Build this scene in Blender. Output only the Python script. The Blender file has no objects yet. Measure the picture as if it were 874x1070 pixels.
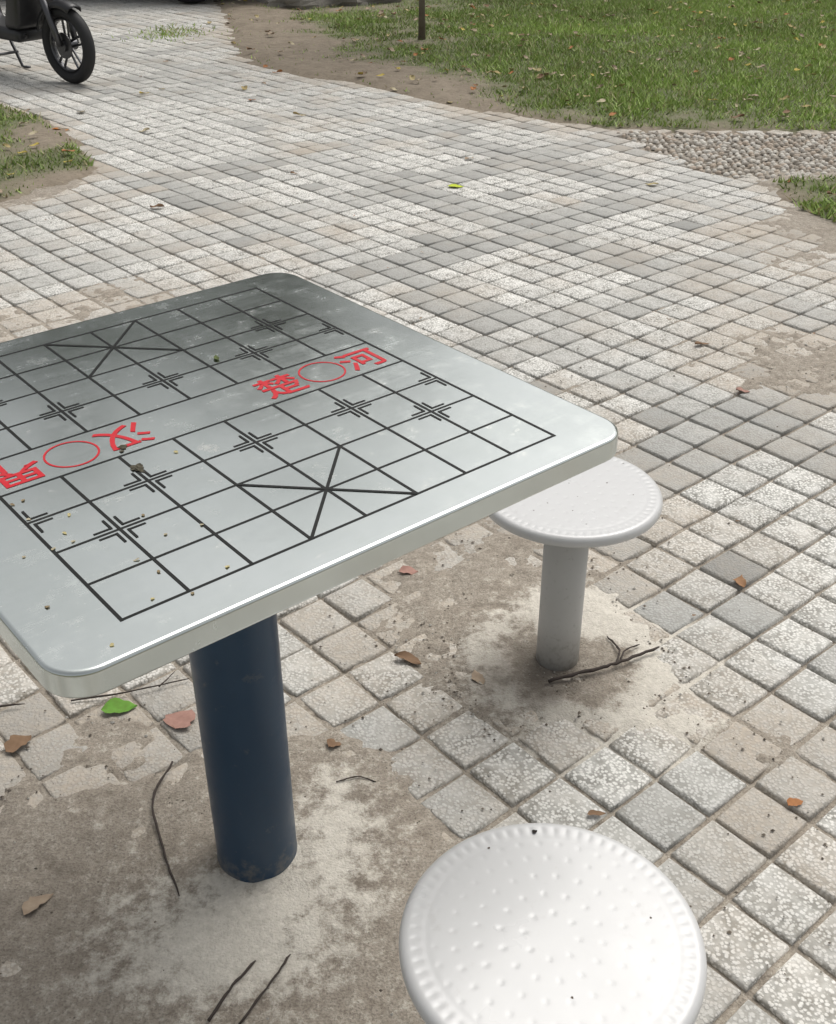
import bpy, math, random
import numpy as np
from mathutils import Matrix, Vector
random.seed(3); rng=np.random.default_rng(5)
S=bpy.context.scene
# ---------------------------------------------------------------- helpers
def link(o,parent=None):
    S.collection.objects.link(o)
    if parent: o.parent=parent
    return o
def empty(name,loc=(0,0,0),rz=0):
    e=bpy.data.objects.new(name,None); e.location=loc; e.rotation_euler=(0,0,rz); e.empty_display_size=.1
    return link(e)
def mesh(name,v,f,mat=None,parent=None,smooth=False,loc=None,rz=0):
    me=bpy.data.meshes.new(name); me.from_pydata([tuple(map(float,p)) for p in v],[],[tuple(map(int,q)) for q in f]); me.update()
    if smooth: me.polygons.foreach_set('use_smooth',[True]*len(me.polygons))
    o=bpy.data.objects.new(name,me)
    if mat: me.materials.append(mat)
    if loc: o.location=loc
    o.rotation_euler=(0,0,rz)
    return link(o,parent)
def setcol(o,cols,name='Col'):
    a=o.data.color_attributes.new(name,'FLOAT_COLOR','POINT')
    c=np.ones((len(o.data.vertices),4),np.float32); c[:,:3]=cols
    a.data.foreach_set('color',c.ravel())
class N:
    def __init__(s,name):
        s.m=bpy.data.materials.new(name); s.m.use_nodes=True; s.t=s.m.node_tree
        s.b=s.t.nodes['Principled BSDF']
    def n(s,typ,**k):
        x=s.t.nodes.new(typ)
        for a,b in k.items(): setattr(x,a,b)
        return x
    def put(s,sock,v):
        if isinstance(v,bpy.types.NodeSocket): s.t.links.new(v,sock)
        elif isinstance(v,(tuple,list)) and len(v)==3 and sock.type=='RGBA': sock.default_value=(*v,1)
        else: sock.default_value=v
    def obj(s): return s.n('ShaderNodeTexCoord').outputs['Object']
    def noise(s,scale,det=3,rough=.55,vec=None,col=False):
        x=s.n('ShaderNodeTexNoise'); x.inputs['Scale'].default_value=scale; x.inputs['Detail'].default_value=det; x.inputs['Roughness'].default_value=rough
        s.put(x.inputs['Vector'],vec if vec is not None else s.obj()); return x.outputs['Color' if col else 'Fac']
    def vor(s,scale,vec=None,out='Distance'):
        x=s.n('ShaderNodeTexVoronoi'); x.inputs['Scale'].default_value=scale
        s.put(x.inputs['Vector'],vec if vec is not None else s.obj()); return x.outputs[out]
    def mp(s,v,a,b,c=0,d=1):
        x=s.n('ShaderNodeMapRange'); x.clamp=True
        for i,q in enumerate((v,a,b,c,d)): s.put(x.inputs[i],q)
        return x.outputs[0]
    def mix(s,f,a,b,mode='MIX'):
        x=s.n('ShaderNodeMix',data_type='RGBA',blend_type=mode)
        s.put(x.inputs[0],f); s.put(x.inputs[6],a); s.put(x.inputs[7],b); return x.outputs[2]
    def math(s,op,a,b=0.0,c=None):
        x=s.n('ShaderNodeMath',operation=op); s.put(x.inputs[0],a); s.put(x.inputs[1],b)
        if c is not None: s.put(x.inputs[2],c)
        return x.outputs[0]
    def attr(s,name='Col'):
        a=s.n('ShaderNodeAttribute',attribute_name=name)
        p=s.n('ShaderNodeSeparateColor'); s.t.links.new(a.outputs['Color'],p.inputs[0])
        return a.outputs['Color'],p.outputs[0],p.outputs[1],p.outputs[2]
    def bump(s,h,strength=.5,dist=.002,nrm=None):
        x=s.n('ShaderNodeBump'); x.inputs['Strength'].default_value=strength; x.inputs['Distance'].default_value=dist
        s.put(x.inputs['Height'],h)
        if nrm is not None: s.put(x.inputs['Normal'],nrm)
        return x.outputs[0]
    def out(s,base,rough=.8,metal=0,nrm=None,**k):
        s.put(s.b.inputs['Base Color'],base); s.put(s.b.inputs['Roughness'],rough); s.put(s.b.inputs['Metallic'],metal)
        if nrm is not None: s.put(s.b.inputs['Normal'],nrm)
        for a,b in k.items(): s.put(s.b.inputs[a.replace('_',' ')],b)
        return s.m
def lattice(seed,n=256): return np.random.default_rng(seed).random((n,n))
def vnoise(x,y,seed=0,oct=4):
    L=lattice(seed); r=0; a=1; t=0
    for o in range(oct):
        X=x*2**o+o*17.3; Y=y*2**o+o*9.1
        i=np.floor(X).astype(int); j=np.floor(Y).astype(int); fx=X-i; fy=Y-j
        fx=fx*fx*(3-2*fx); fy=fy*fy*(3-2*fy); g=lambda p,q:L[p%256,q%256]
        r=r+a*((g(i,j)*(1-fx)+g(i+1,j)*fx)*(1-fy)+(g(i,j+1)*(1-fx)+g(i+1,j+1)*fx)*fy); t+=a; a*=.5
    return r/t
def sdf(px,py,poly):
    "signed distance, positive inside"
    d=np.full(px.shape,1e9); ins=np.zeros(px.shape,bool); n=len(poly)
    for i in range(n):
        ax,ay=poly[i]; bx,by=poly[(i+1)%n]; ex,ey=bx-ax,by-ay
        t=np.clip(((px-ax)*ex+(py-ay)*ey)/(ex*ex+ey*ey),0,1)
        d=np.minimum(d,np.hypot(px-ax-t*ex,py-ay-t*ey))
        c=((ay>py)!=(by>py)); 
        with np.errstate(all='ignore'): ins^= c&(px<(bx-ax)*(py-ay)/((by-ay) if by!=ay else 1e-9)+ax)
    return np.where(ins,d,-d)
def tube(pts,rad,n=10,cap=True):
    pts=[Vector(p) for p in pts]; V=[];F=[]
    if not hasattr(rad,'__len__'): rad=[rad]*len(pts)
    for i,p in enumerate(pts):
        d=(pts[min(i+1,len(pts)-1)]-pts[max(i-1,0)]).normalized()
        up=Vector((0,0,1)) if abs(d.z)<.9 else Vector((1,0,0))
        a=d.cross(up).normalized(); b=a.cross(d)
        for k in range(n):
            t=2*math.pi*k/n; V.append(p+a*math.cos(t)*rad[i]+b*math.sin(t)*rad[i])
    for i in range(len(pts)-1):
        for k in range(n): F.append((i*n+k,i*n+(k+1)%n,(i+1)*n+(k+1)%n,(i+1)*n+k))
    if cap: F.append(tuple(range(n-1,-1,-1))); F.append(tuple(range((len(pts)-1)*n,len(pts)*n)))
    return V,F
def join(parts):
    V=[];F=[]
    for v,f in parts:
        o=len(V); V+=[tuple(p) for p in v]; F+=[tuple(i+o for i in q) for q in f]
    return V,F
def lathe(prof,n=64,cap=False):
    V=[];F=[]
    for r,z in prof:
        for k in range(n):
            t=2*math.pi*k/n; V.append((r*math.cos(t),r*math.sin(t),z))
    for i in range(len(prof)-1):
        for k in range(n): F.append((i*n+k,i*n+(k+1)%n,(i+1)*n+(k+1)%n,(i+1)*n+k))
    if cap: F.append(tuple(range(n-1,-1,-1))); F.append(tuple(range((len(prof)-1)*n,len(prof)*n)))
    return V,F
# ---------------------------------------------------------------- layout (metres)
TX,TY,TYAW=-.2465,1.1608,.6911
S1=(.2608,1.6209); S2=(.1343,.7279)
LAWN=[(-1.95,14),(-1.88,11.2),(-1.65,10.25),(-1.24,8.13),(-.91,7.59),(-.22,7.06),(.23,6.51),(.64,6.19),(1.01,5.95),(2.15,5.86),(9,5.9),(12,16),(12,40),(-2,40)]
BED=[(1.54,4.92),(1.90,5.04),(5,5.0),(5,3.4),(1.9,4.05),(1.64,4.25),(1.53,4.5)]
LAWN2=[(-2.42,6.69),(-2.05,6.27),(-1.71,5.76),(-1.47,5.19),(-1.54,4.87),(-1.69,4.68),(-1.85,4.58),(-4.5,4.2),(-6,7)]
PEB=[(1.0,5.92),(1.25,5.14),(1.54,4.94),(1.90,5.06),(5,5.02),(5,5.86),(2.15,5.84)]
WHITEB=[(-2.05,6.6),(-1.4,6.75),(-.72,5.66),(-1.34,5.05)]
def lawn_sd(x,y): return np.maximum(np.maximum(sdf(x,y,LAWN),sdf(x,y,BED)),sdf(x,y,LAWN2))
def blob(x,y,cx,cy,r,a=1,sx=1,sy=1): return a*np.exp(-(((x-cx)/sx)**2+((y-cy)/sy)**2)/(2*r*r))
def dirt(x,y):
    n=vnoise(x*3+20,y*3+20,1,5); n2=vnoise(x*14+50,y*14+50,2,3); n3=vnoise(x*45+50,y*45+50,6,3)
    d=blob(x,y,-.48,1.08,.27,1.15,1,1)+blob(x,y,-.52,.92,.13,1.1,1.3,1)+blob(x,y,-.18,.96,.16,1.1)+blob(x,y,-.16,1.25,.12,.65)
    d=d+blob(x,y,S1[0]+.03,S1[1]-.03,.155,1.45)+blob(x,y,.10,1.88,.17,.70)+blob(x,y,S2[0],S2[1],.13,1.0)
    d=d+blob(x,y,1.15,2.95,.25,.80,1.9,.8)+blob(x,y,-1.25,3.3,.4,.65,1.5,1)+blob(x,y,.4,2.3,.2,.45)+blob(x,y,1.4,4.0,.3,.5)
    d=d+np.exp(-np.clip(-lawn_sd(x,y),0,9)/.12)*.8
    return d+(n-.5)*1.2+(n2-.5)*.7+(n3-.5)*.5
def cement(x,y):
    n=vnoise(x*9+30,y*9+30,4,5)
    r=np.hypot((x-S1[0]-.045)/1.0,(y-S1[1]+.03)); ring=np.exp(-((r-.185)/.075)**2)*(.75+.9*((x-S1[0])>-.03))
    c=ring+blob(x,y,-.30,1.00,.11,.95,1,.8)+blob(x,y,-.15,1.23,.07,.75)+blob(x,y,-.52,1.36,.08,.35)+blob(x,y,-.1,1.1,.07,.55)
    return c*(.25+1.4*n)+(n-.5)*.25
# ---------------------------------------------------------------- materials
m=N('paving_stone'); _,ty,rn,du=m.attr()
g=m.mix(ty,(.32,.318,.30),(.77,.755,.71)); g=m.mix(1.0,g,m.mp(rn,0,1,.86,1.06),'MULTIPLY')
vd=m.vor(165); nn=m.noise(420,1,.6); pm=m.mp(m.math('ADD',vd,m.math('MULTIPLY',nn,.35)),.52,.78,0,1); vary=m.mp(m.noise(24,3),.30,.62,.25,1)
pf=m.math('MULTIPLY',m.math('MULTIPLY',pm,vary),m.mp(ty,0,1,.35,.9))
g=m.mix(pf,g,(.21,.205,.18))
mott=m.noise(38,4,.7); g=m.mix(m.mp(mott,.5,.75,0,.6),g,m.mix(.5,g,(.20,.18,.15)))
dn=m.math('ADD',m.noise(2.2,6,.65),m.math('MULTIPLY',du,.5)); dm=m.mp(dn,.52,.92,0,.85)
fine=m.noise(60,4,.7); dm=m.math('MULTIPLY',dm,m.mp(fine,.3,.6,.5,1))
g=m.mix(dm,g,m.mix(fine,(.26,.215,.165),(.55,.475,.385)))
h=m.math('ADD',m.math('MULTIPLY',pm,-1.0),m.math('MULTIPLY',fine,.7))
PAV=m.out(g,.88,nrm=m.bump(h,.5,.002))
m=N('soil'); _,cm,dd,_b=m.attr()
f1=m.noise(35,6,.75); f2=m.noise(7,5,.65); f3=m.noise(260,2,.6); f4=m.noise(110,3,.7)
g=m.mix(m.mp(f1,.3,.7,0,1),(.185,.155,.122),(.45,.40,.33)); g=m.mix(m.mp(f2,.42,.6,0,.7),g,m.mix(m.mp(f4,.35,.65,0,1),(.24,.205,.165),(.45,.41,.345)))
g=m.mix(m.mp(f3,.5,.65,0,.6),g,(.15,.125,.10)); g=m.mix(m.mp(f4,.60,.68,0,.6),g,(.50,.46,.395))
cmask=m.mp(m.math('ADD',cm,m.math('MULTIPLY',m.math('SUBTRACT',f1,.5),2.4)),.30,.75,0,.88)
g=m.mix(cmask,g,m.mix(f4,(.42,.39,.33),(.82,.775,.69)))
g=m.mix(dd,g,(.11,.093,.075))
SOIL=m.out(g,.95,nrm=m.bump(m.math('ADD',f1,m.math('MULTIPLY',f3,.5)),.9,.005))
m=N('lawn_soil'); _,gd,_g,_b=m.attr(); f=m.noise(9,6,.7); f2=m.noise(40,4,.7)
g=m.mix(f,(.12,.092,.062),(.33,.28,.215)); g=m.mix(m.mp(f2,.5,.7,0,.5),g,(.11,.085,.055)); g=m.mix(m.mp(gd,.05,.7,0,.7),g,(.08,.11,.033))
LSOIL=m.out(g,.95,nrm=m.bump(f,.8,.02))
m=N('ground_earth'); g=m.mix(m.noise(.6,5),(.08,.10,.035),(.17,.15,.09)); GR=m.out(g,.95)
m=N('grass_blade'); c,_a,_b,_c=m.attr(); GRASS=m.out(c,.6,Specular_IOR_Level=.25)
m=N('leaf'); c,_a,_b,_c=m.attr(); LEAF=m.out(m.mix(m.mp(m.noise(90,3),.3,.7,0,.6),c,m.mix(.5,c,(.08,.04,.02))),.85,Specular_IOR_Level=.25)
m=N('tree_leaf'); c,_a,_b,_c=m.attr(); TLEAF=m.out(c,.6)
m=N('bark'); f=m.noise(14,5,.6); BARK=m.out(m.mix(f,(.07,.055,.04),(.22,.19,.15)),.9,nrm=m.bump(f,.8,.01))
m=N('twig_bark'); f=m.noise(160,3); TWIG=m.out(m.mix(f,(.018,.014,.012),(.075,.055,.045)),.85,nrm=m.bump(f,.6,.001))
m=N('stainless_steel')
tc=m.n('ShaderNodeMapping'); m.put(tc.inputs['Vector'],m.obj()); tc.inputs['Scale'].default_value=(3,300,3)
br=m.noise(1,3,.6,vec=tc.outputs[0]); sm=m.noise(5,5,.65); st=m.noise(28,6,.75); low=m.noise(1.8,2); sc_=m.noise(9,3)
g=m.mix(m.mp(sm,.35,.7,0,1),(.66,.69,.665),(.56,.595,.57)); g=m.mix(m.math('MULTIPLY',m.mp(st,.58,.68,0,.5),m.mp(sc_,.5,.62,0,1)),g,(.85,.83,.77))
rg=m.math('ADD',m.mp(sm,.3,.7,.15,.24),m.math('ADD',m.mp(st,.5,.7,0,.10),m.mp(br,.3,.7,-.02,.03)))
STEEL=m.out(g,rg,1.0,nrm=m.bump(low,.25,.03),Anisotropic=.3)
m=N('blue_paint'); f=m.noise(18,5,.65); z=m.n('ShaderNodeSeparateXYZ'); m.put(z.inputs[0],m.obj())
lowd=m.mp(z.outputs[2],0,.06,.6,0); dmask=m.mp(m.math('ADD',m.noise(40,5,.7),m.math('MULTIPLY',lowd,.4)),.62,.85,0,.7)
g=m.mix(f,(.009,.034,.072),(.016,.052,.10)); g=m.mix(dmask,g,(.17,.16,.14))
BLUE=m.out(g,m.mp(f,.3,.7,.26,.45),nrm=m.bump(m.noise(60,3),.12,.001))
m=N('white_enamel'); f=m.noise(7,4)
g=m.mix(f,(.56,.56,.555),(.50,.50,.495)); g=m.mix(m.mp(m.noise(30,5,.7),.60,.8,0,.4),g,(.36,.34,.31))
ENAM=m.out(g,m.mp(f,.3,.7,.25,.40),Coat_Weight=.25,Coat_Roughness=.15)
m=N('post_paint'); z=m.n('ShaderNodeSeparateXYZ'); m.put(z.inputs[0],m.obj())
f=m.noise(70,5,.7); ld=m.mp(z.outputs[2],0,.14,.16,0)
g=m.mix(m.noise(9,3),(.42,.415,.395),(.50,.495,.475)); g=m.mix(m.mp(m.math('ADD',f,ld),.60,.80,0,.5),g,(.20,.18,.15))
POST=m.out(g,.6,nrm=m.bump(f,.2,.001))
m=N('black_ink'); BLK=m.out(m.mix(m.mp(m.noise(60,4),.6,.75,0,.2),(.008,.009,.008),(.09,.10,.09)),.6,Specular_IOR_Level=.25)
m=N('red_ink'); RED=m.out(m.mix(m.mp(m.noise(70,5,.7),.45,.7,0,.45),(.50,.012,.022),(.44,.07,.07)),.55,Specular_IOR_Level=.3)
m=N('tyre_rubber'); RUB=m.out((.018,.018,.019),.75,nrm=m.bump(m.noise(60,3),.3,.003))
m=N('black_plastic'); PLA=m.out((.022,.022,.024),.4)
m=N('dark_metal'); DME=m.out((.10,.10,.105),.35,.8)
m=N('car_paint'); CARP=m.out((.05,.055,.065),.25,.3,Coat_Weight=.8)
m=N('car_glass'); GLS=m.out((.02,.025,.03),.05)
m=N('rock_stone'); f=m.noise(12,6,.7); CON=m.out(m.mix(f,(.10,.09,.075),(.32,.30,.26)),.95,nrm=m.bump(f,.8,.02))
m=N('pebble'); c,_a,_b,_c=m.attr(); PEBM=m.out(c,.7)
# ---------------------------------------------------------------- ground
R=150; mesh('ground',[(-R,-R,-.035),(R,-R,-.035),(R,R,-.035),(-R,R,-.035)],[(0,1,2,3)],GR)
def grid(x0,x1,y0,y1,st):
    xs=np.arange(x0,x1+1e-9,st); ys=np.arange(y0,y1+1e-9,st); X,Y=np.meshgrid(xs,ys); nx,ny=len(xs),len(ys)
    I=np.arange(nx*ny).reshape(ny,nx); F=np.stack([I[:-1,:-1],I[:-1,1:],I[1:,1:],I[1:,:-1]],-1).reshape(-1,4)
    return X.ravel(),Y.ravel(),F
def gridmesh(name,X,Y,Z,F,mat,smooth=True):
    me=bpy.data.meshes.new(name); me.vertices.add(len(X)); me.vertices.foreach_set('co',np.stack([X,Y,Z],1).astype(np.float32).ravel())
    me.loops.add(F.size); me.loops.foreach_set('vertex_index',F.ravel().astype(np.int32))
    me.polygons.add(len(F)); me.polygons.foreach_set('loop_start',np.arange(len(F),dtype=np.int32)*F.shape[1])
    me.update(calc_edges=True); me.validate()
    if smooth: me.polygons.foreach_set('use_smooth',np.ones(len(F),bool))
    me.materials.append(mat); o=bpy.data.objects.new(name,me); return link(o)
X,Y,F=grid(-7,7,-2,13,.25); gridmesh('paving_bed',X,Y,np.full(X.shape,-.0125),F,SOIL)
X,Y,F=grid(-2.0,2.3,.3,5.2,.009)
D=dirt(X,Y); Cm=cement(X,Y)
cov=np.clip((D-.30)/.60,0,1)
Z=-.0095+cov*.0130+(vnoise(X*25,Y*25,7,4)-.5)*.006*(.4+cov)+np.clip(Cm,0,.8)*.003
edge=np.minimum(np.minimum(X+2,2.3-X),np.minimum(Y-.3,5.2-Y)); Z=np.where(edge<.03,-.02,Z)
o=gridmesh('soil',X,Y,Z,F,SOIL)
soil_dark=np.clip(blob(X,Y,S1[0]-.045,S1[1]-.045,.075,1.2)+(blob(X,Y,-.68,1.1,.2,.4)),0,.75)*(.3+1.1*vnoise(X*18,Y*18,9,4))  # darker soil colour beside the far stool's post and beneath the table's left corner
setcol(o,np.stack([np.clip(Cm,0,1.2),np.clip(soil_dark,0,.75),Cm*0],1))
P=.11; A=math.radians(41); ca,sa=math.cos(A),math.sin(A)
V=[]
for i in range(-70,130):
    for j in range(-90,120):
        u=i*P;v=j*P+.02; x=u*ca-v*sa; y=u*sa+v*ca
        if not(-6<x<6 and -.8<y<12.8): continue
        V.append((x,y,i,j))
T=np.array(V); sd=lawn_sd(T[:,0],T[:,1]); sp=sdf(T[:,0],T[:,1],PEB)
T=T[(sd<.035)&(sp<.03)]
wb=sdf(T[:,0],T[:,1],WHITEB)
V=[];C=[];Fa=[];k=0
dv=np.clip(dirt(T[:,0],T[:,1]),0,1.2)
for (x,y,i,j),dd,wb_ in zip(T,dv,wb):
    bi=(i-2)%7; bj=(j-7)%7
    band=(bi>=5) or (bj>=5)
    near=(y<2.0 and bj<5 and bi>=5)
    r=random.random()
    ty=(.27 if band else .95)
    if near: ty=.85 if r<.7 else .2
    if r<.05: ty=1-ty
    hb=(math.sin((i//7)*12.9+(j//7)*78.2)*43758)%1
    if not band and hb<.10: ty*=.6
    if band and hb>.5: ty=.58
    far=min(1,max(0,(y-4)/4)); ty=ty*(1-.3*far)+.78*.3*far
    if wb_>0: ty=1.0; dd=-.5
    ty=min(1,max(0,ty+random.uniform(-.10,.10))); rn=random.random()
    z0=random.gauss(0,.0009); tx=random.gauss(0,.012); tyy=random.gauss(0,.012); rz=random.gauss(0,.016)
    c2,s2=math.cos(A+rz),math.sin(A+rz); x+=random.gauss(0,.0008); y+=random.gauss(0,.0008)
    for hh,zz in ((.0512,-.018),(.0502,-.0038),(.0487,-.0012),(.0458,0)):
        for sx,sy in ((-1,-1),(1,-1),(1,1),(-1,1)):
            a=sx*hh+random.uniform(-.0009,.0009); b=sy*hh+random.uniform(-.0009,.0009)
            V.append((x+a*c2-b*s2,y+a*s2+b*c2,zz+z0+a*tx+b*tyy)); C.append((ty,rn,dd))
    o0=k*16
    Fa.append((o0+12,o0+13,o0+14,o0+15))
    for q in range(3):
        for e in range(4): Fa.append((o0+q*4+e,o0+q*4+(e+1)%4,o0+q*4+4+(e+1)%4,o0+q*4+4+e))
    k+=1
o=gridmesh('paved_path',np.array(V)[:,0],np.array(V)[:,1],np.array(V)[:,2],np.array(Fa),PAV,False); setcol(o,np.array(C))
def densR(x,y):
    s=sdf(x,y,LAWN); n=vnoise(x*1.6+40,y*1.6+40,21,4); n2=vnoise(x*7+40,y*7+40,22,3)
    off=np.clip(.22-.25*(x-.3),.02,.32)
    d=np.clip((s-off)/.55,-.3,1)*.85+(n-.5)*1.6+(n2-.5)*1.0+np.clip((x-.1)*.45,-.5,.5)
    return np.where(s>0.02,np.clip(d,.03,1),0)
def densL(x,y):
    s=np.maximum(sdf(x,y,LAWN2),sdf(x,y,BED)); n=vnoise(x*3+40,y*3+40,23,4)
    return np.where(s>.03,np.clip(s*1.6+(n-.5)*2.4+.30,.04,1),0)
X,Y,F=grid(-6,12,3.2,20,.05); sd=lawn_sd(X,Y)+(vnoise(X*6,Y*6,11,3)-.5)*.16
Z=np.clip(sd/.10,-1,1)*.022-.004+(vnoise(X*4,Y*4,12,4)-.5)*.03*np.clip(sd/.2,0,1)
Z=np.where(sd<-.08,-.03,Z)
o=gridmesh('lawn',X,Y,Z,F,LSOIL); gd=np.maximum(densR(X,Y),densL(X,Y)); setcol(o,np.stack([gd,gd,gd],1))
def blades(n,x0,x1,y0,y1,dens):
    x=rng.uniform(x0,x1,n); y=rng.uniform(y0,y1,n); d=dens(x,y); k=rng.random(n)<d; return x[k],y[k],d[k]
bx=[];by=[];bd=[]
for args in ((330000,-2,5.2,5.8,12.8,densR),(60000,-4.5,-1.4,4.2,7,densL),(24000,1.5,3.5,3.7,5.1,densL)):
    x,y,d=blades(*args); bx.append(x);by.append(y);bd.append(d)
wx=rng.normal(-1.9,.13,400); wy=rng.normal(9.2,.18,400); bx.append(wx);by.append(wy);bd.append(np.full(400,.4))
x=np.concatenate(bx);y=np.concatenate(by);d=np.concatenate(bd); n=len(x)
ang=rng.uniform(0,2*np.pi,n); hgt=rng.uniform(.014,.042,n)*(.5+.7*d); w=rng.uniform(.003,.007,n); ln=rng.uniform(.1,1.5,n)*hgt; la=rng.uniform(0,2*np.pi,n)
z=np.full(n,.008)
b1=np.stack([x-np.cos(ang)*w,y-np.sin(ang)*w,z],1); b2=np.stack([x+np.cos(ang)*w,y+np.sin(ang)*w,z],1)
tp=np.stack([x+np.cos(la)*ln,y+np.sin(la)*ln,z+hgt],1)
VV=np.stack([b1,b2,tp],1).reshape(-1,3); FF=np.arange(3*n).reshape(-1,3)
o=gridmesh('grass',VV[:,0],VV[:,1],VV[:,2],FF,GRASS,False)
t=rng.random((n,1)); big=vnoise(x*1.2,y*1.2,33,3)[:,None]
col=np.array([[.155,.235,.055]])*(1-t)+np.array([[.35,.46,.13]])*t; col=col*(.65+.9*big)
dry=rng.random((n,1))<.14; col=np.where(dry,np.array([[.42,.37,.21]]),col); setcol(o,np.repeat(col,3,0))
# pebble strip
pv=[];pf=[];pc=[]
base=[(math.cos(a)*r,math.sin(a)*r,zz) for r,zz in ((1,0),(.8,.55),(.35,.85)) for a in [k*math.pi/3 for k in range(6)]]
bf=[(l*6+k,l*6+(k+1)%6,l*6+6+(k+1)%6,l*6+6+k) for l in range(2) for k in range(6)]+[(12,13,14,15,16,17)]
s=.034
gx,gy=np.meshgrid(np.arange(.9,4.2,s),np.arange(4.9,5.95,s)); gx=(gx+rng.uniform(-.009,.009,gx.shape)).ravel(); gy=(gy+rng.uniform(-.009,.009,gy.shape)).ravel()
kk=sdf(gx,gy,PEB)>.012
for x_,y_ in zip(gx[kk],gy[kk]):
    o0=len(pv); a=random.uniform(-.6,.6)+.7; ra=random.uniform(.015,.022); rb=ra*random.uniform(.5,.75); rh=random.uniform(.008,.016)
    cc=random.choice([(.46,.43,.38),(.34,.30,.25),(.52,.49,.43),(.26,.23,.19),(.40,.33,.26)])
    for p in base:
        X_,Y_=p[0]*ra,p[1]*rb; pv.append((x_+X_*math.cos(a)-Y_*math.sin(a),y_+X_*math.sin(a)+Y_*math.cos(a),-.006+p[2]*rh)); pc.append(cc)
    pf+=[tuple(i+o0 for i in q) for q in bf]
o=mesh('pebble_path',pv,pf,PEBM,smooth=True); setcol(o,np.array(pc))
# gravel grit
gp=np.concatenate([np.stack([rng.uniform(-1.2,1.4,15000),rng.uniform(.7,3.2,15000)],1),np.stack([rng.normal(S1[0]-.03,.12,2200),rng.normal(S1[1],.11,2200)],1)]); dg=dirt(gp[:,0],gp[:,1]); gp=gp[rng.random(len(gp))<np.clip(dg-.1,.02,.7)]
pv=[];pf=[];pc=[]
for x_,y_ in gp:
    o0=len(pv); r=random.choice([.0009,.0012,.0016,.0020,.0030])*random.uniform(.7,1.3); c_=random.choice([(.11,.09,.07),(.18,.15,.115),(.4,.38,.34),(.25,.22,.18)])
    for dx,dy,dz in ((1,0,0),(0,1,0),(-1,0,0),(0,-1,0),(.1,0,.8),(0,0,-.5)):
        pv.append((x_+dx*r*random.uniform(.6,1.4),y_+dy*r*random.uniform(.6,1.4),.0025+dz*r)); pc.append(c_)
    pf+=[(o0,o0+1,o0+4),(o0+1,o0+2,o0+4),(o0+2,o0+3,o0+4),(o0+3,o0,o0+4)]
o=mesh('gravel',pv,pf,PEBM); setcol(o,np.array(pc))
# ---------------------------------------------------------------- leaves
def leaf(x,y,z,L,W,ang,curl,col,seed=0):
    n=9; V=[];F=[];rr=random.Random(seed)
    tilt=rr.uniform(-.12,.12); asym=rr.uniform(.5,1.0); k1=rr.uniform(.2,.8)
    for i in range(n):
        t=i/(n-1); hw=W/2*math.sin(math.pi*t**.8)**.7+.0005
        for k in (-1,-.5,0,.5,1):
            lx=(t-.5)*L; ly=k*hw*(1+rr.uniform(-.22,.22) if abs(k)==1 else 1)*(asym if k<0 else 1)+math.sin(t*3)*W*.12
            lz=curl*L*(abs(k)**1.5*.16*math.sin(math.pi*t*1.3+k1)+(t-k1)**2*.22)+rr.uniform(0,.06)*W
            V.append((x+lx*math.cos(ang)-ly*math.sin(ang),y+lx*math.sin(ang)+ly*math.cos(ang),z+max(0,lz+ly*tilt)+.0015))
    for i in range(n-1):
        for k in range(4): F.append((i*5+k,i*5+k+1,i*5+5+k+1,i*5+5+k))
    return V,F,[col]*len(V)
YL=(.50,.40,.10);OR=(.38,.17,.07);BR=(.22,.14,.085);PK=(.38,.22,.18);GN=(.13,.30,.045);TA=(.38,.30,.22)
LV=[(-.53,1.48,.062,.034,.2,.4,GN),(-.41,1.45,.055,.055,1.2,.3,PK),(-.68,1.39,.05,.032,.9,.6,BR),(-.71,1.17,.04,.03,.3,.6,TA),(-.55,1.06,.05,.03,.9,.6,TA),(-.14,1.39,.035,.024,.8,.8,BR),
(-.02,1.90,.04,.028,.1,.7,PK),(-.02,1.61,.055,.028,-.4,.7,BR),(.11,1.56,.045,.02,1.9,.7,TA),(.67,1.86,.045,.03,1.4,.8,(.30,.17,.09)),(.60,1.25,.03,.022,.4,.6,OR),(.90,2.77,.04,.025,.0,.8,PK),(.86,3.1,.05,.02,.3,.8,BR),
(.17,4.85,.07,.055,0,.3,(.5,.6,.05)),(-1.86,5.95,.08,.05,.4,.8,(.6,.22,.04)),(-1.62,6.9,.08,.03,1.,.8,YL),(-.95,6.7,.05,.04,1.,.8,OR),(.62,1.02,.012,.008,.4,.6,OR),(.28,1.23,.03,.012,.1,.5,BR)]
V=[];F=[];C=[]
def addleaf(*a):
    v,f,c=leaf(*a); o0=len(V); V.extend(v); F.extend([tuple(i+o0 for i in q) for q in f]); C.extend(c)
for i,(x_,y_,L,W,a,cu,co) in enumerate(LV): addleaf(x_,y_,.003,L,W,a,cu,co,i)
for i in range(800):
    x_=random.uniform(-2.2,4.5); y_=random.uniform(4.3,11.5); s_=float(lawn_sd(np.array([x_]),np.array([y_]))[0])
    if s_>0 or random.random()<.06: 
        L=random.uniform(.03,.07); addleaf(x_,y_,.035 if s_>.1 else .004,L,L*random.uniform(.45,.8),random.uniform(0,6),random.uniform(.5,1.5),random.choice([YL,TA,BR,(.45,.38,.2),TA,(.42,.34,.16),OR,(.5,.44,.3)]),i)
for i in range(60):
    x_=random.uniform(-3.2,-1.6); y_=random.uniform(4.6,6.4)
    if lawn_sd(np.array([x_]),np.array([y_]))[0]>0: addleaf(x_,y_,.03,.05,.03,random.uniform(0,6),.7,random.choice([YL,TA,OR]),i)
for i in range(50):
    x_=random.uniform(-1.6,1.7); y_=random.uniform(.9,4.8); L=random.uniform(.005,.015); addleaf(x_,y_,.003,L,L*.5,random.uniform(0,6),.7,random.choice([TA,TA,OR,BR]),i)
o=mesh('fallen_leaves',V,F,LEAF,smooth=True); setcol(o,np.array(C))
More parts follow.
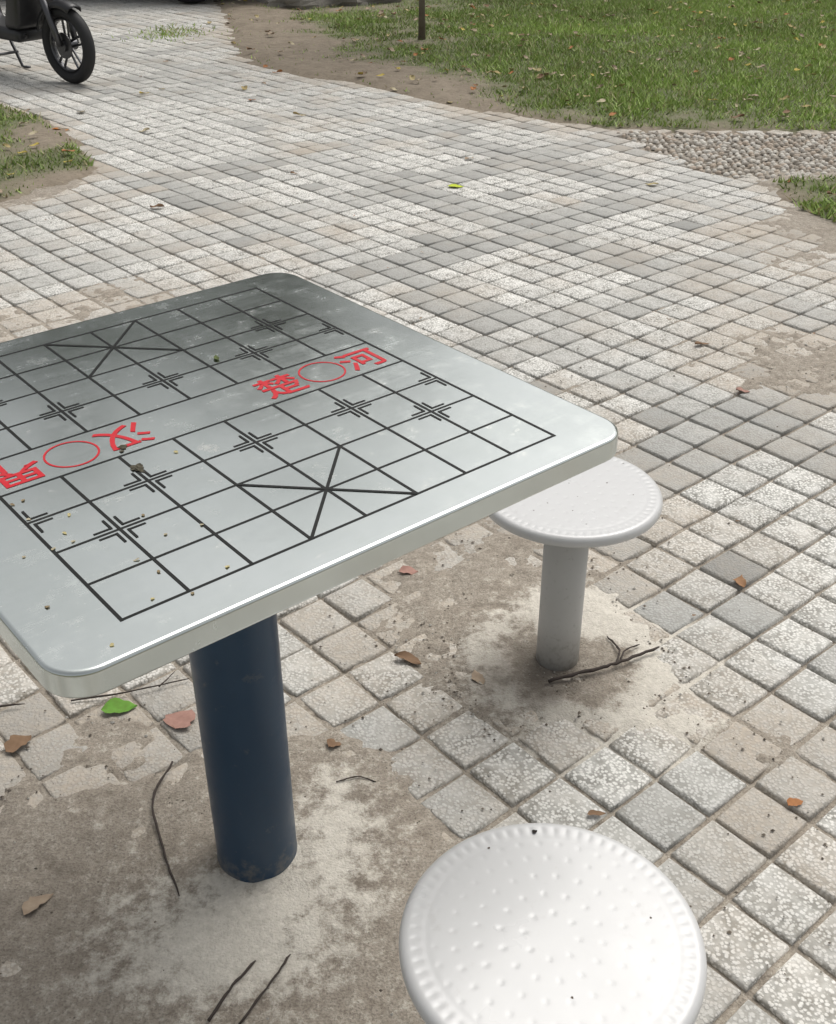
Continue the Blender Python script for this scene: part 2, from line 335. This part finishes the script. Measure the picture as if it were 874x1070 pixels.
def twig(pts,r):
    P_=[Vector(p) for p in pts]; Q=[];Rr=[]; P_=[P_[0]*2-P_[1]]+P_+[P_[-1]*2-P_[-2]]
    for i in range(1,len(P_)-2):
        for q in range(6):
            t=q/6; a,b,c,d=P_[i-1:i+3]
            p=.5*((2*b)+(c-a)*t+(2*a-5*b+4*c-d)*t*t+(3*b-a-3*c+d)*t**3)
            Q.append(p+Vector((random.uniform(-1,1),random.uniform(-1,1),0))*r*.45); Rr.append(r*random.uniform(.75,1.2)*(1-.4*(i+t)/len(P_)))
    Q.append(P_[-2]);Rr.append(r*.4); return tube(Q,Rr,7)
for prt in ([([(.235,1.545,.010),(.32,1.572,.013),(.375,1.592,.016),(.455,1.64,.012)],.0038),([(.365,1.588,.014),(.378,1.63,.013),(.362,1.675,.010)],.0025),([(.375,1.60,.013),(.39,1.63,.012),(.42,1.65,.010)],.0018)],
    [([(-.41,1.345,.008),(-.425,1.26,.010),(-.39,1.16,.008),(-.35,1.075,.006)],.0022)],
    [([(-.275,.875,.008),(-.25,.925,.010),(-.225,.965,.007)],.0024),([(-.235,.87,.007),(-.20,.93,.009),(-.178,.975,.007)],.002)],
    [([(.80,1.66,.006),(.86,1.667,.008),(1.0,1.66,.006)],.002)],
    [([(-.135,1.30,.006),(-.10,1.31,.008),(-.07,1.30,.006)],.0014)],
    [([(-.62,1.50,.006),(-.52,1.52,.010),(-.42,1.56,.006)],.002),([(-.47,1.535,.008),(-.45,1.58,.006)],.0014)],
    [([(-.80,1.48,.006),(-.70,1.49,.008)],.002)]):
    v,f=join([twig(p,r) for p,r in prt]); mesh('twig',v,f,TWIG,smooth=True)
# ---------------------------------------------------------------- chess table
tb=empty('chess_table',(TX,TY,0),TYAW)
HU,HV=.343,.354
def rr(hx,hy,r,n=10):
    pts=[]
    for cx,cy,a0 in ((hx-r,hy-r,0),(-hx+r,hy-r,90),(-hx+r,-hy+r,180),(hx-r,-hy+r,270)):
        for k in range(n+1):
            a=math.radians(a0+90*k/n); pts.append((cx+r*math.cos(a),cy+r*math.sin(a)))
    return pts
prof=[(.030,.7245),(.003,.7225),(.0008,.7232),(0,.7245),(0,.7255),(0,.7445),(0,.7455)]+[(.0045*(1-math.cos(a)),.7455+.0045*math.sin(a)) for a in [math.radians(q) for q in (15,30,45,60,75,90)]]+[(.0055,.75),(.007,.75)]
V=[];F=[];n=44
for ins,z in prof:
    for x_,y_ in rr(HU-ins,HV-ins,.040-ins*.9): V.append((x_,y_,z))
for i in range(len(prof)-1):
    for k in range(n): F.append((i*n+k,i*n+(k+1)%n,(i+1)*n+(k+1)%n,(i+1)*n+k))
F.append(tuple(range((len(prof)-1)*n,len(prof)*n))); F.append(tuple(range(n-1,-1,-1)))
top=mesh('table_top',V,F,STEEL,tb,smooth=True)
v,f=lathe([(.064,-.02),(.062,0.001),(.0605,.006),(.0600,.02),(.0600,.70),(.060,.7195)],64,True); mesh('pole',v,f,BLUE,tb,smooth=False).data.polygons.foreach_set('use_smooth',[len(p)==4 for p in f])
v,f=lathe([(.10,.7205),(.10,.7243)],48,True); mesh('mounting_plate',v,f,BLUE,tb)
su,sv,riv=.0660,.0670,.010
def BP(u,v): return ((u-4)*su,(v-4.5)*sv+(riv/2 if v>=5 else (-riv/2 if v<=4 else 0)))
V=[];F=[]
def strip(p,q,w,z,ext=0):
    dx,dy=q[0]-p[0],q[1]-p[1]; L=math.hypot(dx,dy); dx/=L;dy/=L; a=-dy*w/2;b=dx*w/2
    p=(p[0]-dx*ext,p[1]-dy*ext); q=(q[0]+dx*ext,q[1]+dy*ext); o0=len(V)
    V.extend([(p[0]-a,p[1]-b,z),(q[0]-a,q[1]-b,z),(q[0]+a,q[1]+b,z),(p[0]+a,p[1]+b,z)]); F.append((o0,o0+1,o0+2,o0+3))
Z0=.7502;W=.0034
for v_ in range(10): strip(BP(0,v_),BP(8,v_),W,Z0,W/2)
for u_ in range(9):
    if u_ in (0,8): strip(BP(u_,0),BP(u_,9),W,Z0+.0002,W/2)
    else:
        strip(BP(u_,0),BP(u_,4),W,Z0+.0002); strip(BP(u_,5),BP(u_,9),W,Z0+.0002)
for v0 in (0,7):
    strip(BP(3,v0),BP(5,v0+2),W,Z0+.0004); strip(BP(5,v0),BP(3,v0+2),W,Z0+.0006)
for u_,v_ in [(u,3) for u in (0,2,4,6,8)]+[(u,6) for u in (0,2,4,6,8)]+[(1,2),(7,2),(1,7),(7,7)]:
    c=BP(u_,v_)
    for sx in (-1,1):
        if (u_==0 and sx<0) or (u_==8 and sx>0): continue
        for sy in (-1,1):
            o_=.0062;l_=.017
            strip((c[0]+sx*o_,c[1]+sy*o_),(c[0]+sx*(o_+l_),c[1]+sy*o_),.0028,Z0+.0002,.0014)
            strip((c[0]+sx*o_,c[1]+sy*o_),(c[0]+sx*o_,c[1]+sy*(o_+l_)),.0028,Z0+.0004,.0014)
mesh('board_lines',V,F,BLK,tb)
V=[];F=[]
for cu in (6.5,1.45):
    c=((cu-4)*su,0); o0=len(V)
    for k in range(64):
        a=2*math.pi*k/64
        for r in (.0277,.0301): V.append((c[0]+r*math.cos(a),c[1]+r*math.sin(a),Z0+.0002))
    for k in range(64): F.append((o0+2*k,o0+2*k+1,o0+2*((k+1)%64)+1,o0+2*((k+1)%64)))
mesh('river_circles',V,F,RED,tb)
for ch,cu,rot in (('楚',5.55,0),('河',7.42,0),('汉',2.4,math.pi),('界',.5,math.pi)):
    cd=bpy.data.curves.new('ch','FONT'); cd.body=ch; cd.size=.059; cd.align_x='CENTER'; cd.align_y='CENTER'; cd.offset=.0007; cd.resolution_u=3
    tmp=bpy.data.objects.new('tmp',cd); S.collection.objects.link(tmp); bpy.context.view_layer.update()
    me=bpy.data.meshes.new_from_object(tmp.evaluated_get(bpy.context.evaluated_depsgraph_get()))
    xs=[v.co.x for v in me.vertices]; ys=[v.co.y for v in me.vertices]
    cx=(min(xs)+max(xs))/2; cy=(min(ys)+max(ys))/2
    me.transform(Matrix.Translation((-cx,-cy,0))); bpy.data.objects.remove(tmp)
    me.materials.clear(); me.materials.append(RED)
    o=bpy.data.objects.new('river_character',me); o.location=((cu-4)*su,0,Z0+.0003); o.rotation_euler=(0,0,rot); link(o,tb)
# small bits on the table
V=[];F=[];C=[]
for i in range(24):
    u_=random.gauss(.2,.9); v_=random.gauss(1.5,1.2); x_,y_=(u_-4)*su,(v_-4.5)*sv
    if abs(x_)>.32 or abs(y_)>.34: continue
    addleaf(x_,y_,.7492,random.uniform(.003,.0065),.0026,random.uniform(0,6),.5,random.choice([(.5,.44,.22),(.4,.36,.25),(.25,.2,.12)]),i)
for cu,cv,L in ((2.2,4.15,.016),(2.05,3.35,.02)):
    for q in range(7): addleaf((cu-4)*su+random.gauss(0,L*.25),(cv-4.5)*sv+random.gauss(0,L*.2),.749,L*random.uniform(.3,.7),L*.25,random.uniform(0,6),.5,(.09,.085,.06),q)
addleaf((5.3-4)*su,(6.3-4.5)*sv,.7495,.018,.006,1.2,.6,(.10,.14,.05),3)
o=mesh('table_debris',V,F,LEAF,tb); setcol(o,np.array(C))
# ---------------------------------------------------------------- stools
R0=.1555;HS=.3688
def seat_mesh():
    nt=420; rs=list(np.linspace(.003,R0-.010,80)); V=[(0,0,HS)];F=[]
    dots=[]
    for ring,(r,nn) in enumerate([(.028,8),(.052,14),(.076,20),(.100,28),(.120,34)]):
        for k in range(nn): a=2*math.pi*(k+.5*(ring%2))/nn; dots.append((r*math.cos(a),r*math.sin(a)))
    dots=np.array(dots)
    pr=[(r,0) for r in rs]+[(R0-.010+.010*math.sin(a),-.010*(1-math.cos(a))) for a in [math.radians(q) for q in (18,36,54,72,90)]]+[(R0,-.014),(R0-.001,-.017),(R0-.004,-.0185),(R0-.012,-.0185),(.05,-.0165)]
    for r,z in pr:
        a=2*np.pi*np.arange(nt)/nt; x=r*np.cos(a);y=r*np.sin(a); zz=np.full(nt,HS+z)
        if z==0:
            d2=((x[:,None]-dots[:,0])**2+(y[:,None]-dots[:,1])**2).min(1); zz-=.00040*np.exp(-d2/(2*.0022**2))
            ph=((a*66/(2*np.pi))%1-.5)*(2*np.pi/66)*r; zz-=.0008*np.exp(-(ph**2/(2*.0020**2)+(r-.139)**2/(2*.0038**2)))
            zz+=-.0004*np.exp(-((r-.128)/.004)**2)
        V+= [tuple(p) for p in np.stack([x,y,zz],1)]
    F=[(0,1+k,1+(k+1)%nt) for k in range(nt)]
    for i in range(len(pr)-1):
        for k in range(nt): F.append((1+i*nt+k,1+(i+1)*nt+k,1+(i+1)*nt+(k+1)%nt,1+i*nt+(k+1)%nt))
    return V,F
SV,SF=seat_mesh()
for k,(sx,sy) in enumerate((S1,S2)):
    e=empty('stool',(sx,sy,0),.4+k)
    mesh('seat',SV,SF,ENAM,e,smooth=True)
    v,f=lathe([(.040,-.02),(.0395,.10),(.0395,HS-.024)],48,True); o=mesh('post',v,f,POST,e); o.data.polygons.foreach_set('use_smooth',[len(q)==4 for q in f])
    v,f=lathe([(.075,HS-.0235),(.075,HS-.0195)],48,True); mesh('seat_flange',v,f,POST,e)
    V=[];F=[];C=[]
    for i in range(14 if k==0 else 3):
        a=random.uniform(0,6.28); r=R0*.9*math.sqrt(random.random()); addleaf(r*math.cos(a),r*math.sin(a),HS-.0015,random.uniform(.0015,.003),.0014,a*3,.5,(.12,.10,.08),i)
    if k==1:
        wa=math.radians(92)-(.4+k); addleaf(.137*math.cos(wa),.137*math.sin(wa),HS-.001,.006,.0045,1,.9,(.02,.02,.02),1)
    o=mesh('seat_specks',V,F,LEAF,e); setcol(o,np.array(C))
# ---------------------------------------------------------------- motor scooter (front wheel at origin, heading +x)
sc=empty('motor_scooter',(-2.13,7.25,.0),math.radians(-36))
def torus(R_,r,c,n=40,m_=12,sq=1.0):
    V=[];F=[]
    for i in range(n):
        a=2*math.pi*i/n
        for j in range(m_):
            b=2*math.pi*j/m_; V.append((c[0]+(R_+r*math.cos(b))*math.cos(a),c[1]+r*sq*math.sin(b),c[2]+(R_+r*math.cos(b))*math.sin(a)))
    for i in range(n):
        for j in range(m_): F.append((i*m_+j,i*m_+(j+1)%m_,((i+1)%n)*m_+(j+1)%m_,((i+1)%n)*m_+j))
    return V,F
WR=.222
def wheel(cx):
    r_=.034; mesh('tyre',*torus(WR-r_,r_,(cx,0,WR),44,12,1.15),RUB,sc,smooth=True)
    parts=[torus(WR-2*r_-.004,.009,(cx,0,WR),40,8,2.2)]
    for k in range(5):
        a=2*math.pi*k/5+.3; da=.16
        for s_ in (-1,1): parts.append(tube([(cx+.03*math.cos(a+s_*.5),0,WR+.03*math.sin(a+s_*.5)),(cx+.155*math.cos(a+s_*da),0,WR+.155*math.sin(a+s_*da))],.008,6))
    parts.append(tube([(cx,-.05,WR),(cx,.05,WR)],.032,20)); parts.append(tube([(cx,-.032,WR),(cx,-.036,WR)],.075,28)); 
    mesh('rim',*join(parts),DME,sc,smooth=False)
wheel(0); wheel(-1.18)
parts=[]
for s_ in (-1,1): parts.append(tube([(0,.062*s_,WR),(-.03,.066*s_,WR+.10),(-.17,.06*s_,WR+.42)],[.018,.021,.021],12))
parts.append(tube([(-.16,-.075,WR+.40),(-.16,.075,WR+.40)],.02,10)); parts.append(tube([(-.16,0,WR+.38),(-.29,0,WR+.78)],.024,12))
parts.append(tube([(-.29,-.05,WR+.76),(-.33,-.20,WR+.84),(-.38,-.34,WR+.82)],.013,10)); parts.append(tube([(-.29,.05,WR+.76),(-.33,.20,WR+.84),(-.38,.34,WR+.82)],.013,10))
mesh('fork_and_handlebar',*join(parts),DME,sc,smooth=True)
V=[];F=[]
for i in range(17):
    a=math.radians(62+100*i/16); 
    for j,(dy,dr) in enumerate(((-.055,-.02),(-.045,.01),(0,.022),(.045,.01),(.055,-.02))): V.append(((WR+.012+dr)*math.cos(a),dy,WR+(WR+.012+dr)*math.sin(a)))
for i in range(16):
    for j in range(4): F.append((i*5+j,i*5+j+1,i*5+6+j,i*5+5+j))
o=mesh('front_fender',V,F,PLA,sc,smooth=True); o.modifiers.new('s','SOLIDIFY').thickness=.004
def slab(prof,hw,bev,mat,name):
    n=len(prof); V=[(x,-hw,z) for x,z in prof]+[(x,hw,z) for x,z in prof]
    F=[tuple(range(n)),tuple(range(2*n-1,n-1,-1))]+[(i,n+i,n+(i+1)%n,(i+1)%n) for i in range(n)]
    o=mesh(name,V,F,mat,sc,smooth=True); b=o.modifiers.new('b','BEVEL'); b.width=bev; b.segments=3; b.limit_method='ANGLE'; return o
slab([(-.27,.30),(-.20,.62),(-.24,.95),(-.31,1.0),(-.36,.85),(-.36,.45),(-.42,.30)],.15,.03,PLA,'leg_shield')
slab([(-.30,.22),(-.30,.30),(-.78,.32),(-.86,.62),(-1.35,.72),(-1.45,.60),(-1.15,.50),(-.90,.24)],.14,.03,PLA,'body')
slab([(-.72,.70),(-.70,.78),(-1.05,.80),(-1.40,.86),(-1.42,.78),(-1.05,.72)],.13,.03,RUB,'seat')
parts=[tube([(-.75,-.10,.24),(-.72,-.16,.01),(-.66,-.17,.005)],.011,8),tube([(-.75,.10,.24),(-.72,.16,.01),(-.66,.17,.005)],.011,8),tube([(-.73,-.15,.10),(-.73,.15,.10)],.009,8),
 tube([(-.30,-.08,.26),(-.9,-.08,.26)],.018,8),tube([(-.30,.08,.26),(-.9,.08,.26)],.018,8),tube([(-.85,-.085,.25),(-1.18,-.085,WR)],.022,8),tube([(-.85,.085,.25),(-1.18,.085,WR)],.022,8),tube([(-.38,-.34,1.04),(-.40,-.42,1.04)],.017,8)]
mesh('stand_and_frame',*join(parts),DME,sc,smooth=True)
v,f=lathe([(.03,0),(.055,.02),(.06,.05)],20,True); o=mesh('headlight',v,f,GLS,sc,smooth=True,loc=(-.17,0,.80)); o.rotation_euler=(0,math.radians(-80),0)
# ---------------------------------------------------------------- parked car
car=empty('parked_car',(-2.05,11.0,0),math.radians(174))
def cslab(prof,hw,bev,mat,name,tap=0):
    n=len(prof); V=[(x,-hw+tap*max(0,z-.9),z) for x,z in prof]+[(x,hw-tap*max(0,z-.9),z) for x,z in prof]
    F=[tuple(range(n)),tuple(range(2*n-1,n-1,-1))]+[(i,n+i,n+(i+1)%n,(i+1)%n) for i in range(n)]
    V=[(x+.0,y-.85,z) for x,y,z in V]
    o=mesh(name,V,F,mat,car,smooth=False); b=o.modifiers.new('b','BEVEL'); b.width=bev; b.segments=3; return o
arch=lambda cx:[(cx+.36*math.cos(a),.32+.36*math.sin(a)) for a in [math.radians(q) for q in range(0,181,20)]]
cslab([(-.78,.25),(-.85,.55),(-.70,.78),(.3,.92),(1.0,.95),(2.9,.98),(3.5,.92),(3.55,.45),(3.4,.25)]+arch(2.65)+arch(0)[0:],.88,.04,CARP,'car_body')
cslab([(.35,.93),(1.15,1.42),(2.35,1.45),(3.1,.97)],.80,.05,GLS,'windows',.35)
cslab([(1.12,1.425),(1.3,1.47),(2.2,1.48),(2.38,1.45)],.64,.01,CARP,'roof')
for i,(wx,wy) in enumerate(((0,0),(2.65,0),(0,-1.65),(2.65,-1.65))):
    v,f=torus(.22,.10,(wx,wy,.32),40,14,1.0); mesh('tyre_%d'%i,v,f,RUB,car,smooth=True)
    v,f=tube([(wx,wy-.07,.32),(wx,wy+.07,.32)],.16,24); mesh('hub_%d'%i,v,f,DME,car)
# ---------------------------------------------------------------- rock + trees
V=[];F=[];nu,nv=28,12
for i in range(nv+1):
    ph=math.pi/2*i/nv
    for k in range(nu):
        a=2*math.pi*k/nu; r=.5+.10*math.sin(3*a+1)+.07*math.sin(7*a+i*.6)+random.uniform(-.02,.02)
        V.append((r*1.15*math.cos(a)*math.cos(ph)**.6,r*.6*math.sin(a)*math.cos(ph)**.6,-.03+.30*math.sin(ph)*(1+.1*math.sin(4*a))))
for i in range(nv):
    for k in range(nu): F.append((i*nu+k,i*nu+(k+1)%nu,(i+1)*nu+(k+1)%nu,(i+1)*nu+k))
mesh('garden_rock',V,F,CON,loc=(-.85,10.85,0))
def tree(x,y,H,cr,nl,ls,tr,base=.45,name='tree',dark=1.0):
    e=empty(name,(x,y,0)); pts=[];rad=[]
    ox,oy=random.uniform(-.2,.2),random.uniform(-.2,.2)
    for i in range(7):
        t=i/6; pts.append((ox*t*t*H*.2,oy*t*t*H*.2+math.sin(t*4)*.02*H*.3,t*H*.85-.05)); rad.append(tr*(1-.8*t)*(1.35 if i==0 else 1))
    parts=[tube(pts,rad,12)]; ends=[]
    for k in range(11):
        t=random.uniform(base,.95); a=k*2.4; p=Vector(pts[min(6,int(t*6))]); L=cr*random.uniform(.5,.95)
        q=p+Vector((math.cos(a)*L*.5,math.sin(a)*L*.5,L*.25)); r_=p+Vector((math.cos(a)*L,math.sin(a)*L,L*.6)); parts.append(tube([p,q,r_],[tr*.35,tr*.22,tr*.08],6)); ends+= [q,r_,(q+r_)/2]
    mesh('trunk',*join(parts),BARK,e,smooth=True)
    cl=np.array([tuple(p) for p in ends]+[(pts[-1][0],pts[-1][1],H*.9)]); 
    ci=rng.integers(0,len(cl),nl); c=cl[ci]; jit=rng.normal(0,cr*.20,(nl,3)); c=c+jit
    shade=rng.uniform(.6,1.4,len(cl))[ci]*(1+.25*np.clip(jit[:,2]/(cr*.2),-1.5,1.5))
    a=rng.normal(size=(nl,3)); a/=np.linalg.norm(a,axis=1)[:,None]; b=np.cross(a,rng.normal(size=(nl,3))); b/=np.linalg.norm(b,axis=1)[:,None]
    s=ls*rng.uniform(.6,1.3,(nl,1))
    q=np.stack([c-a*s,c+b*s*.5,c+a*s,c-b*s*.5],1).reshape(-1,3); FF=np.arange(nl*4).reshape(-1,4)
    o=gridmesh('crown',q[:,0],q[:,1],q[:,2],FF,TLEAF,False); o.parent=e
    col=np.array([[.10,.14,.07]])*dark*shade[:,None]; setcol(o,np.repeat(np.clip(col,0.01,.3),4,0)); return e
tree(.04,8.76,3.2,.8,900,.05,.022,.55,'young_tree')
for x_,y_,H_,cr,nl in ((-10,15,9,3,3200),(-6.2,18,10.5,3.2,3000),(-2.4,20,11.2,3.4,2800),(1.6,20,7.8,2.5,1800),(6.2,20,9.2,3.0,2200),(10.5,18,9,3.2,2800)):
    tree(x_,y_,H_,cr,nl,.22,.2,.3)
# ---------------------------------------------------------------- light
w=bpy.data.worlds.new("World"); S.world=w; w.use_nodes=True; nt=w.node_tree
sky=nt.nodes.new('ShaderNodeTexSky'); sky.sky_type='NISHITA'; sky.sun_disc=False; sky.sun_elevation=math.radians(58); sky.sun_rotation=math.radians(35); sky.dust_density=5; sky.air_density=1.0
hs=nt.nodes.new('ShaderNodeHueSaturation'); hs.inputs['Saturation'].default_value=.15
nt.links.new(sky.outputs[0],hs.inputs['Color']); bg=nt.nodes['Background']; nt.links.new(hs.outputs[0],bg.inputs[0]); bg.inputs[1].default_value=.15
L=bpy.data.lights.new('sun','SUN'); L.energy=1.45; L.angle=math.radians(45); L.color=(1,.955,.885)
lo=bpy.data.objects.new('sun',L); az=math.radians(35); el=math.radians(58)
d=Vector((math.sin(az)*math.cos(el),math.cos(az)*math.cos(el),math.sin(el))); lo.rotation_euler=d.to_track_quat('Z','Y').to_euler(); link(lo)
S.view_settings.view_transform='Standard'; S.view_settings.look='None'; S.view_settings.exposure=0
# ---------------------------------------------------------------- camera
p,r=.5524,-.0035
Fw=Vector((0,math.cos(p),-math.sin(p)));Rr=Vector((1,0,0));Uu=Vector((0,math.sin(p),math.cos(p)))
Rc=Rr*math.cos(r)+Uu*math.sin(r); Uc=-Rr*math.sin(r)+Uu*math.cos(r)
cd=bpy.data.cameras.new('camera'); cd.sensor_fit='HORIZONTAL'; cd.sensor_width=36; cd.lens=36*1152.5/874; cd.clip_start=.05; cd.clip_end=500
co=bpy.data.objects.new('camera',cd); M=Matrix((Rc,Uc,-Fw)).transposed().to_4x4(); M.translation=(0,0,1.324); co.matrix_world=M; link(co); S.camera=co
